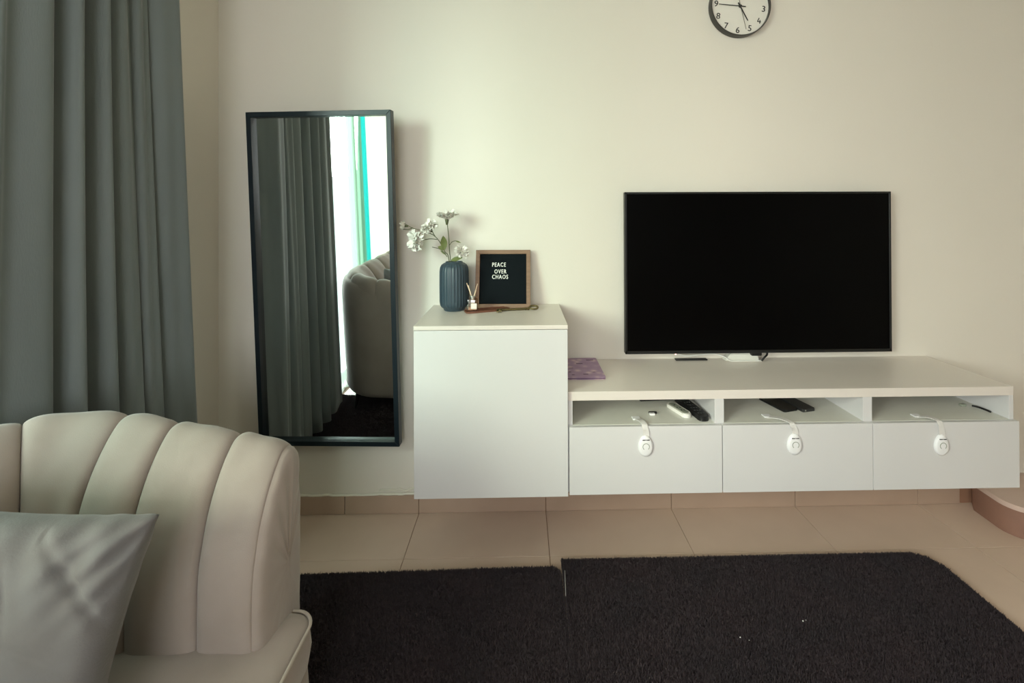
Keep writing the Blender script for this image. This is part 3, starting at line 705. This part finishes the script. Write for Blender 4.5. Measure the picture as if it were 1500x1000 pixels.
# ------------------------------------------------------------------ reed diffuser, tray, key
tr = empty('tray', (-0.08, -0.16, zt)); tag(tr, 'narrow reddish brown wooden tray under the reed diffuser on the tall cabinet', 'tray')
TR = Matrix.Translation((-0.075, -0.145, zt + 0.0006)) @ Matrix.Rotation(radians(20), 4, 'Z')
bm = bmesh.new(); prism_z(bm, rrect(-0.10, 0.10, -0.030, 0.030, 0.01, 4), 0, 0.0065)
bmesh.ops.transform(bm, matrix=TR, verts=bm.verts); obj('plate', bm, M['woodred'], tr, sharp=40)
bm = bmesh.new()
for (a, b2, c2, d2) in ((-0.092, 0.092, -0.030, -0.026), (-0.092, 0.092, 0.026, 0.030)): bx(bm, a, b2, c2, d2, 0.006, 0.0085)
bmesh.ops.transform(bm, matrix=TR, verts=bm.verts); obj('raised_edge', bm, M['woodred'], tr)
zt2 = zt + 0.0074
dx, dy = -0.137, -0.167
rd = empty('reed_diffuser', (dx, dy, zt2)); tag(rd, 'small square glass reed diffuser with white label and pale sticks beside the vase', 'reed diffuser')
bm = bmesh.new(); bx(bm, dx - 0.022, dx + 0.022, dy - 0.018, dy + 0.018, zt2, zt2 + 0.052, bev=0.004, seg=2); obj('bottle', bm, M['bottle'], rd, sharp=40)
obj('liquid', box(dx - 0.018, dx + 0.018, dy - 0.014, dy + 0.014, zt2 + 0.004, zt2 + 0.016), mat('amber_liquid', srgb(206, 160, 130), 0.2), rd)
bm = bmesh.new(); cyl(bm, (dx, dy, zt2 + 0.052), (dx, dy, zt2 + 0.063), 0.010, n=20); cyl(bm, (dx, dy, zt2 + 0.061), (dx, dy, zt2 + 0.066), 0.014, n=20); obj('neck', bm, M['silver'], rd, sharp=40)
obj('label_sticker', box(dx - 0.006, dx + 0.019, dy - 0.0192, dy - 0.0182, zt2 + 0.010, zt2 + 0.034), M['label'], rd)
for (a, b2) in ((-0.026, 0.122), (0.022, 0.118), (-0.019, 0.112), (0.015, 0.09)):
    bm = bmesh.new(); cyl(bm, (dx - a * 0.45, dy, zt2 + 0.012), (dx + a, dy - 0.002, zt2 + b2), 0.0018, n=8); obj('reed', bm, M['reed'], rd, smooth=True)
ky = empty('decorative_key', (0.05, -0.145, zt)); tag(ky, 'large aged brass ornamental key lying in front of the letter board', 'key')
kz = zt + 0.0065
bm = bmesh.new(); cyl(bm, (-0.03, -0.160, kz), (0.112, -0.136, kz), 0.0048, n=12); obj('shaft', bm, M['brass'], ky, sharp=40)
for t in (0.0, 0.10, 0.90, 0.97, 1.0):
    bm = bmesh.new(); p = Vector((-0.03 + 0.142 * t, -0.160 + 0.024 * t, kz)); cyl(bm, p - Vector((0.002, 0.0004, 0)), p + Vector((0.002, 0.0004, 0)), 0.0063, n=12)
    obj('collar', bm, M['brass'], ky, sharp=40)
bm = bmesh.new(); cc = Vector((0.134, -0.132, kz))
tube(bm, [cc + Vector((0.019 * cos(t), 0.013 * sin(t), 0.005 * (1 + sin(t)))) for t in [2 * pi * k / 24 for k in range(25)]], 0.0042, 8); obj('bow', bm, M['brass'], ky, smooth=True)
bm = bmesh.new(); bx(bm, -0.030, -0.022, -0.196, -0.160, kz - 0.003, kz + 0.003); bx(bm, -0.014, -0.008, -0.188, -0.158, kz - 0.003, kz + 0.003); bx(bm, -0.030, -0.008, -0.178, -0.170, kz - 0.003, kz + 0.003)
obj('bit', bm, M['brass'], ky)

# ------------------------------------------------------------------ rugs
import numpy as np
def rug(name, x0, x1, y0, y1, rad, rot, top, label, seed, nblade):
    e = empty(name, ((x0 + x1) / 2, (y0 + y1) / 2, 0), (0, 0, rot)); tag(e, label, 'rug')
    hx, hy = (x1 - x0) / 2, (y1 - y0) / 2
    bm = bmesh.new(); pts = rrect(-hx, hx, -hy, hy, rad, 8, rs=(rad, 0.008, 0.008, rad))
    prism_z(bm, pts, 0.0006, top)
    lpart('backing', bm, M['rug'], e)
    rng = np.random.default_rng(seed)
    px = rng.uniform(-hx, hx, nblade); py = rng.uniform(-hy, hy, nblade)
    # more tufts round the rim
    ne = nblade // 8; side = rng.integers(0, 4, ne); t = rng.uniform(-1, 1, ne)
    ex = np.where(side < 2, t * hx, np.where(side == 2, -hx, hx)); ey = np.where(side < 2, np.where(side == 0, -hy, hy), t * hy)
    px = np.concatenate([px, ex]); py = np.concatenate([py, ey])
    qx = np.maximum(px - (hx - rad), 0); qy = np.maximum(np.abs(py) - (hy - rad), 0)
    ok = (qx ** 2 + qy ** 2) <= rad ** 2 * 1.0001
    px, py = px[ok], py[ok]; n = len(px)
    a = rng.uniform(0, 2 * np.pi, n); wv = rng.uniform(0.0016, 0.0034, n); h = rng.uniform(0.006, 0.0125, n)
    lx = rng.normal(0, 0.0035, n); ly = rng.normal(0, 0.0035, n)
    V = np.zeros((n, 3, 3), dtype=np.float32)
    V[:, 0, 0] = px - np.cos(a) * wv; V[:, 0, 1] = py - np.sin(a) * wv
    V[:, 1, 0] = px + np.cos(a) * wv; V[:, 1, 1] = py + np.sin(a) * wv
    V[:, 0, 2] = V[:, 1, 2] = top - 0.001
    V[:, 2, 0] = px + lx; V[:, 2, 1] = py + ly; V[:, 2, 2] = top + h
    me = bpy.data.meshes.new('pile'); me.vertices.add(n * 3); me.vertices.foreach_set('co', V.ravel())
    me.loops.add(n * 3); me.loops.foreach_set('vertex_index', np.arange(n * 3, dtype=np.int32))
    me.polygons.add(n); me.polygons.foreach_set('loop_start', np.arange(0, n * 3, 3, dtype=np.int32))
    me.update(calc_edges=True); me.validate()
    o = link('pile', me, M['rug']); o.parent = e; tag(o, kind='stuff')
    return e
rg = rug('rug', -1.335, 0.230, -1.145, -0.392, 0.02, radians(0.9), 0.012, 'black shaggy rug on the left, under the sofa end and below the mirror', 3, 150000)
rg2 = rug('rug', 0.238, 1.742, -1.115, -0.350, 0.065, 0.0, 0.016, 'black shaggy rug on the right, with a rounded corner in front of the tv bench', 5, 150000)
bm = bmesh.new(); tube(bm, smooth_path([(0.244, -0.41, 0.026), (0.240, -0.47, 0.0265), (0.236, -0.53, 0.026)], 6), 0.0008, 6)
o = obj('loose_thread', bm, M['strap'], rg2, smooth=True)
for (x, y, s) in ((0.791, -0.712, 0.0022), (1.033, -0.658, 0.0025), (0.815, -0.723, 0.0014), (1.045, -0.655, 0.0014)):
    bm = bmesh.new(); bmesh.ops.create_icosphere(bm, subdivisions=1, radius=s, matrix=Matrix.Translation((x, y, 0.030)))
    obj('lint_speck', bm, M['lint'], rg2)

# ------------------------------------------------------------------ sofa
sofa = empty('sofa', (-0.85, -1.92, 0)); tag(sofa, 'grey velvet sofa with channel tufted wraparound back, along the curtained window', 'sofa')
YA = -1.145          # inner face of the arm nearest the tv wall, at seat level
XE = -0.540          # end face of the arms
RB = 0.10            # inner corner radius
XB = -0.956 - RB     # inner face of the back
YF = -2.80           # the far arm's inner face
def plan(s, o):
    """point at path station s, pushed outward by o"""
    L1, Lc, L2 = -0.956 - XE, 0.26, (YA - RB) - (YF + RB)
    L1 = abs(L1)
    if s <= L1: return (XE - s, YA + o, (0, 1))
    s -= L1
    if s <= Lc:
        a = s / Lc * pi / 2
        return (-0.956 - (RB + o) * sin(a), YA - RB + (RB + o) * cos(a), (-sin(a), cos(a)))
    s -= Lc
    if s <= L2: return (XB - o, YA - RB - s, (-1, 0))
    s -= L2
    if s <= Lc:
        a = s / Lc * pi / 2
        return (-0.956 - (RB + o) * cos(a), YF + RB - (RB + o) * sin(a), (-cos(a), -sin(a)))
    s -= Lc
    return (-0.956 + s, YF - o, (0, -1))
L1 = 0.416; LC = 0.26; L2 = abs((YA - RB) - (YF + RB)); STOT = 2 * L1 + 2 * LC + L2
def ridge(s):
    s = min(s, STOT - s)
    t = min(1, s / 0.55)
    return 0.812 + 0.108 * (t ** 0.85)
PROF = [(0.0, 0.36), (0.0, 0.45), (0.0, 0.54), (0.004, 0.61), (0.016, 0.67), (0.034, 0.73), (0.058, 0.78), (0.085, 0.82), (0.112, 0.85), (0.135, 0.868), (0.155, 0.872), (0.175, 0.866), (0.192, 0.845), (0.200, 0.81), (0.203, 0.76)]
PROF = [(o_, z) for o_, z in PROF]
def prof_at(s):
    H = ridge(s); out = []
    for o_, z in PROF:
        zz = 0.36 + (z - 0.36) * (H - 0.36) / (0.872 - 0.36)
        out.append((o_, zz))
    # smooth by catmull
    P = smooth_path([(o_, zz, 0) for o_, zz in out], 3)
    return [(p.x, p.y) for p in P]
edges = [0.0, 0.127, 0.290, L1, L1 + 0.13, L1 + LC + 0.09]
nb = 6; step_ = (L2 - 0.18) / nb
edges += [L1 + LC + 0.09 + step_ * k for k in range(1, nb + 1)]
edges += [STOT - L1 - 0.13, STOT - L1, STOT - 0.290, STOT - 0.127, STOT]
def wr(s, z, k):    # soft pull wrinkles of the loose cover
    return 0.0022 * sin(26 * s + 9 * z + k) * sin(13 * z - 7 * s + 2 * k) + 0.0012 * sin(70 * s + 30 * z)
def pleat(k, uu, z):    # pulled folds beside the first seams
    if k == 1: return 0.0035 * sin(2 * pi * 5.0 * uu) * math.exp(-((z - 0.62) / 0.10) ** 2) * max(0, 1 - uu * 1.8)
    return 0.0
for k in range(len(edges) - 1):
    a, b2 = edges[k], edges[k + 1]
    n = 26; rows = []
    bm = bmesh.new()
    first, last = (k == 0), (k == len(edges) - 2)
    for i in range(n + 1):
        u = i / n; s = a + (b2 - a) * (0.5 - 0.5 * cos(pi * u)) if True else u
        uu = (s - a) / (b2 - a)
        q = uu * 2 - 1
        puff = 0.024 * (1 - abs(q) ** 4.0) ** 0.5 - 0.012 if abs(q) < 1 else -0.012
        if (first and uu < 0.5) or (last and uu > 0.5):
            e_ = max(0.0, (abs(q) - 0.45) / 0.55); puff = 0.012 * sqrt(max(0.0, 1 - e_ * e_))
        P = prof_at(s); row = []
        for j, (o_, z) in enumerate(P):
            # profile normal in (o,z)
            pa = P[max(j - 1, 0)]; pb = P[min(j + 1, len(P) - 1)]
            tx, tz = pb[0] - pa[0], pb[1] - pa[1]; l = sqrt(tx * tx + tz * tz) or 1
            nx, nz = -tz / l, tx / l          # towards the sitter
            f = min(1.0, 0.25 + j / 6)
            d = puff * (f if j < 30 else max(0.0, 1 - (j - 30) / 14)) + (wr(s, z, k) * min(1, max(0, (z - 0.45) * 6)) + pleat(k, uu, z)) * max(0.0, 1 - abs(q) ** 4)
            oo = o_ + nx * d; zz = z + nz * d
            x, y, _n = plan(s, oo)
            row.append(bm.verts.new((x, y, zz)))
        rows.append(row)
    for i in range(n):
        for j in range(len(rows[0]) - 1):
            bm.faces.new((rows[i][j], rows[i + 1][j], rows[i + 1][j + 1], rows[i][j + 1]))
    o = obj('back_channel', bm, M['sofa'], sofa, smooth=True)
# outer shell with end caps: a closed loop swept along the same plan
bm = bmesh.new(); rings = []
NS = 120
for i in range(NS + 1):
    s = STOT * i / NS
    H = ridge(s) - 0.02
    loop = [(0.028, 0.33), (0.028, 0.5), (0.034, 0.60), (0.055, 0.68), (0.090, 0.74), (0.12, H - 0.065), (0.145, H - 0.025), (0.160, H - 0.010), (0.180, H - 0.014), (0.197, H - 0.045), (0.206, H - 0.12),
            (0.205, 0.55), (0.203, 0.35), (0.200, 0.20), (0.192, 0.118), (0.06, 0.118), (0.02, 0.30)]
    loop = [(p.x, p.y) for p in smooth_path([(o_, z, 0) for o_, z in loop], 2)]
    wd = min(1.0, max(0.0, (min(s, STOT - s) - L1) / LC))      # the back is deeper than the arms
    loop = [(o_ + 0.042 * wd * min(1, max(0, (o_ - 0.12) / 0.07)), z) for o_, z in loop]
    rings.append([bm.verts.new((plan(s, o_)[0], plan(s, o_)[1], z)) for o_, z in loop])
m_ = len(rings[0])
for i in range(NS):
    for j in range(m_):
        bm.faces.new((rings[i][j], rings[i][(j + 1) % m_], rings[i + 1][(j + 1) % m_], rings[i + 1][j]))
def end_loop(s_):
    inner = [(o_, z) for o_, z in prof_at(s_)]
    tail = [(0.206, 0.66), (0.206, 0.55), (0.204, 0.40), (0.201, 0.25), (0.192, 0.118), (0.12, 0.118), (0.06, 0.118), (0.02, 0.24), (0.004, 0.33)]
    tail = [(p.x, p.y) for p in smooth_path([(inner[-1][0], inner[-1][1], 0)] + [(x, z, 0) for x, z in tail], 3)][1:]
    return [Vector((XE, plan(s_, o_)[1], z)) for o_, z in inner + tail]
o = obj('outer_shell', bm, M['sofa'], sofa, smooth=True)
for s_ in (0.0, STOT):
    lp = end_loop(s_); bm = bmesh.new(); c_ = sum(lp, Vector()) / len(lp)
    prev = [bm.verts.new(p) for p in lp]; n_ = len(lp)
    for ins, off in ((0.0025, 0.008), (0.008, 0.0145), (0.016, 0.019), (0.030, 0.022), (0.055, 0.024)):
        cur = []
        for j, p in enumerate(lp):
            t_ = (lp[(j + 1) % n_] - lp[j - 1]).normalized(); nrm_ = Vector((0, -t_.z, t_.y))
            if nrm_.dot(c_ - p) < 0: nrm_ = -nrm_
            q_ = p + nrm_ * ins if ins < 0.03 else (p + nrm_ * 0.02).lerp(c_, (ins - 0.01) * 4)
            wv = 0.0016 * sin(60 * (p.z + p.y) ) * (1 if p.z > 0.6 else 0.3)
            cur.append(bm.verts.new(q_ + Vector((off + wv, 0, 0))))
        for j in range(n_): bm.faces.new((prev[j], prev[(j + 1) % n_], cur[(j + 1) % n_], cur[j]))
        prev = cur
    for sc in (0.6, 0.2):
        cur = [bm.verts.new(c_ + (v.co - c_) * sc + Vector((0.002 + v.co.x - c_.x - (v.co.x - c_.x) * sc, 0, 0))) for v in prev]
        for j in range(n_): bm.faces.new((prev[j], prev[(j + 1) % n_], cur[(j + 1) % n_], cur[j]))
        prev = cur
    bm.faces.new(prev)
    obj('arm_end_panel', bm, M['sofa'], sofa, smooth=True)
# base and seat cushion
def puffy(name, x0, x1, y0, y1, z0, z1, rise, rad, m, nx=24, ny=60, parent=sofa):
    bm = bmesh.new()
    layers = [(z0, 0.012), (z0 + 0.012, 0.003), (z0 + (z1 - z0) * 0.5, -0.004), (z1 - 0.012, 0.0), (z1 - 0.002, 0.010), (z1 + rise * 0.35, 0.035), (z1 + rise * 0.7, 0.09), (z1 + rise, 0.18)]
    prev = None
    for z, ins in layers:
        pts = rrect(x0 + ins, x1 - ins, y0 + ins, y1 - ins, max(0.012, rad - ins * 0.4), 8)
        # resample sides for smoothness
        ring = [bm.verts.new((x, y, z)) for x, y in pts]
        if prev:
            for j in range(len(ring)): bm.faces.new((prev[j], prev[(j + 1) % len(ring)], ring[(j + 1) % len(ring)], ring[j]))
        else: bm.faces.new(ring[::-1])
        prev = ring
    bm.faces.new(prev)
    return obj(name, bm, m, parent, smooth=True)
puffy('base', -1.16, -0.470, -2.96, -0.985, 0.118, 0.285, 0.0, 0.05, M['sofa'])
puffy('seat_cushion', -1.10, -0.452, -2.93, -1.012, 0.288, 0.408, 0.026, 0.05, M['sofa'])
pp = rrect(-1.08, -0.450, -2.932, -1.010, 0.052, 10)
k0 = [p for p in pp if p[0] > -0.62]
up = sorted([p for p in k0 if p[1] > -1.9], key=lambda p: math.atan2(p[1] + 1.062, p[0] + 0.502))
path = [(p[0], p[1], 0.400) for p in [(-0.4495, -2.88)] + [(-0.4495, -1.9)] + up + [(-0.60, -1.008)]]
bm = bmesh.new(); tube(bm, path, 0.0042, 8); obj('piping', bm, M['piping'], sofa, smooth=True)
for (x, y) in ((-1.13, -1.02), (-0.55, -1.06), (-1.13, -2.90), (-0.55, -2.88)):
    zb_ = 0.014 if y > -1.1 else 0.0005
    sx_ = -0.02 if x < -1 else 0.02; sy_ = 0.02 if y > -2 else -0.02
    bm = bmesh.new(); cyl(bm, (x + sx_, y + sy_, zb_), (x, y, 0.122), 0.010, 0.020, n=14); obj('leg', bm, M['legm'], sofa, sharp=40)

# ------------------------------------------------------------------ pillow
def pillow_mesh(S, T_):
    bm = bmesh.new(); n = 110; top, bot = [], []
    for i in range(n + 1):
        rt_, rb_ = [], []
        for j in range(n + 1):
            u = i / n * 2 - 1; v = j / n * 2 - 1
            ed = (1 - u ** 4) * (1 - v ** 4)
            pinch = 1 - 0.075 * (1 - v * v) * abs(u) ** 3
            pinch2 = 1 - 0.06 * (1 - u * u) * abs(v) ** 3
            x = u * S / 2 * pinch; z = v * S / 2 * pinch2
            th = T_ / 2 * max(0, ed) ** 0.42
            cu = abs(u); cv = abs(v)
            # creases radiating from the corners and the sewn edges
            w1 = 0.011 * sin(20 * (u - v) + 3 * u) * (max(0, u * v)) ** 1.5 * ed ** 0.3
            w2 = 0.009 * sin(17 * u + 2.5 * v) * max(0, v) ** 2 * ed ** 0.3
            w3 = 0.003 * sin(9 * u + 7 * v + 1) * sin(5 * v - 3 * u) * ed
            cr = -0.010 * math.exp(-((u * 0.75 + v * 0.75 - 0.85) / 0.05) ** 2) * (1 if u > 0.2 else 0) * ed ** 0.5
            cr2 = -0.009 * math.exp(-((u - 0.1 + 0.35 * (v - 0.5)) / 0.05) ** 2) * math.exp(-((v - 0.45) / 0.28) ** 2)
            cr3 = -0.006 * math.exp(-((v - 0.05 + 0.4 * (u - 0.45)) / 0.045) ** 2) * math.exp(-((u - 0.45) / 0.25) ** 2)
            rt_.append(bm.verts.new((x, -(th + w1 + w2 + w3 + cr + cr2 + cr3) if ed > 0 else 0, z)))
            rb_.append(rt_[-1] if ed <= 0 else bm.verts.new((x, th + w1 - w3, z)))
        top.append(rt_); bot.append(rb_)
    for i in range(n):
        for j in range(n):
            bm.faces.new((top[i][j], top[i + 1][j], top[i + 1][j + 1], top[i][j + 1]))
            try: bm.faces.new((bot[i][j], bot[i][j + 1], bot[i + 1][j + 1], bot[i + 1][j]))
            except ValueError: pass
    return bm
Rr_ = Vector((0.965, 0.17, -0.17)).normalized(); Up_ = Vector((0.16, 0.24, 0.957)); Up_ = (Up_ - Rr_ * Up_.dot(Rr_)).normalized(); Nn_ = Rr_.cross(Up_) * -1
SP = 0.42
TRc = Vector((-0.650, -1.270, 0.822))
Cc = TRc - Rr_ * SP / 2 - Up_ * SP / 2
pm = Matrix((Rr_, Nn_, Up_)).transposed().to_4x4()
pl = obj('pillow', pillow_mesh(SP, 0.14), M['pillow'], smooth=True)
pl.matrix_world = Matrix.Translation(Cc) @ pm
tag(pl, 'square grey velvet cushion with creases leaning in the sofa corner', 'cushion')
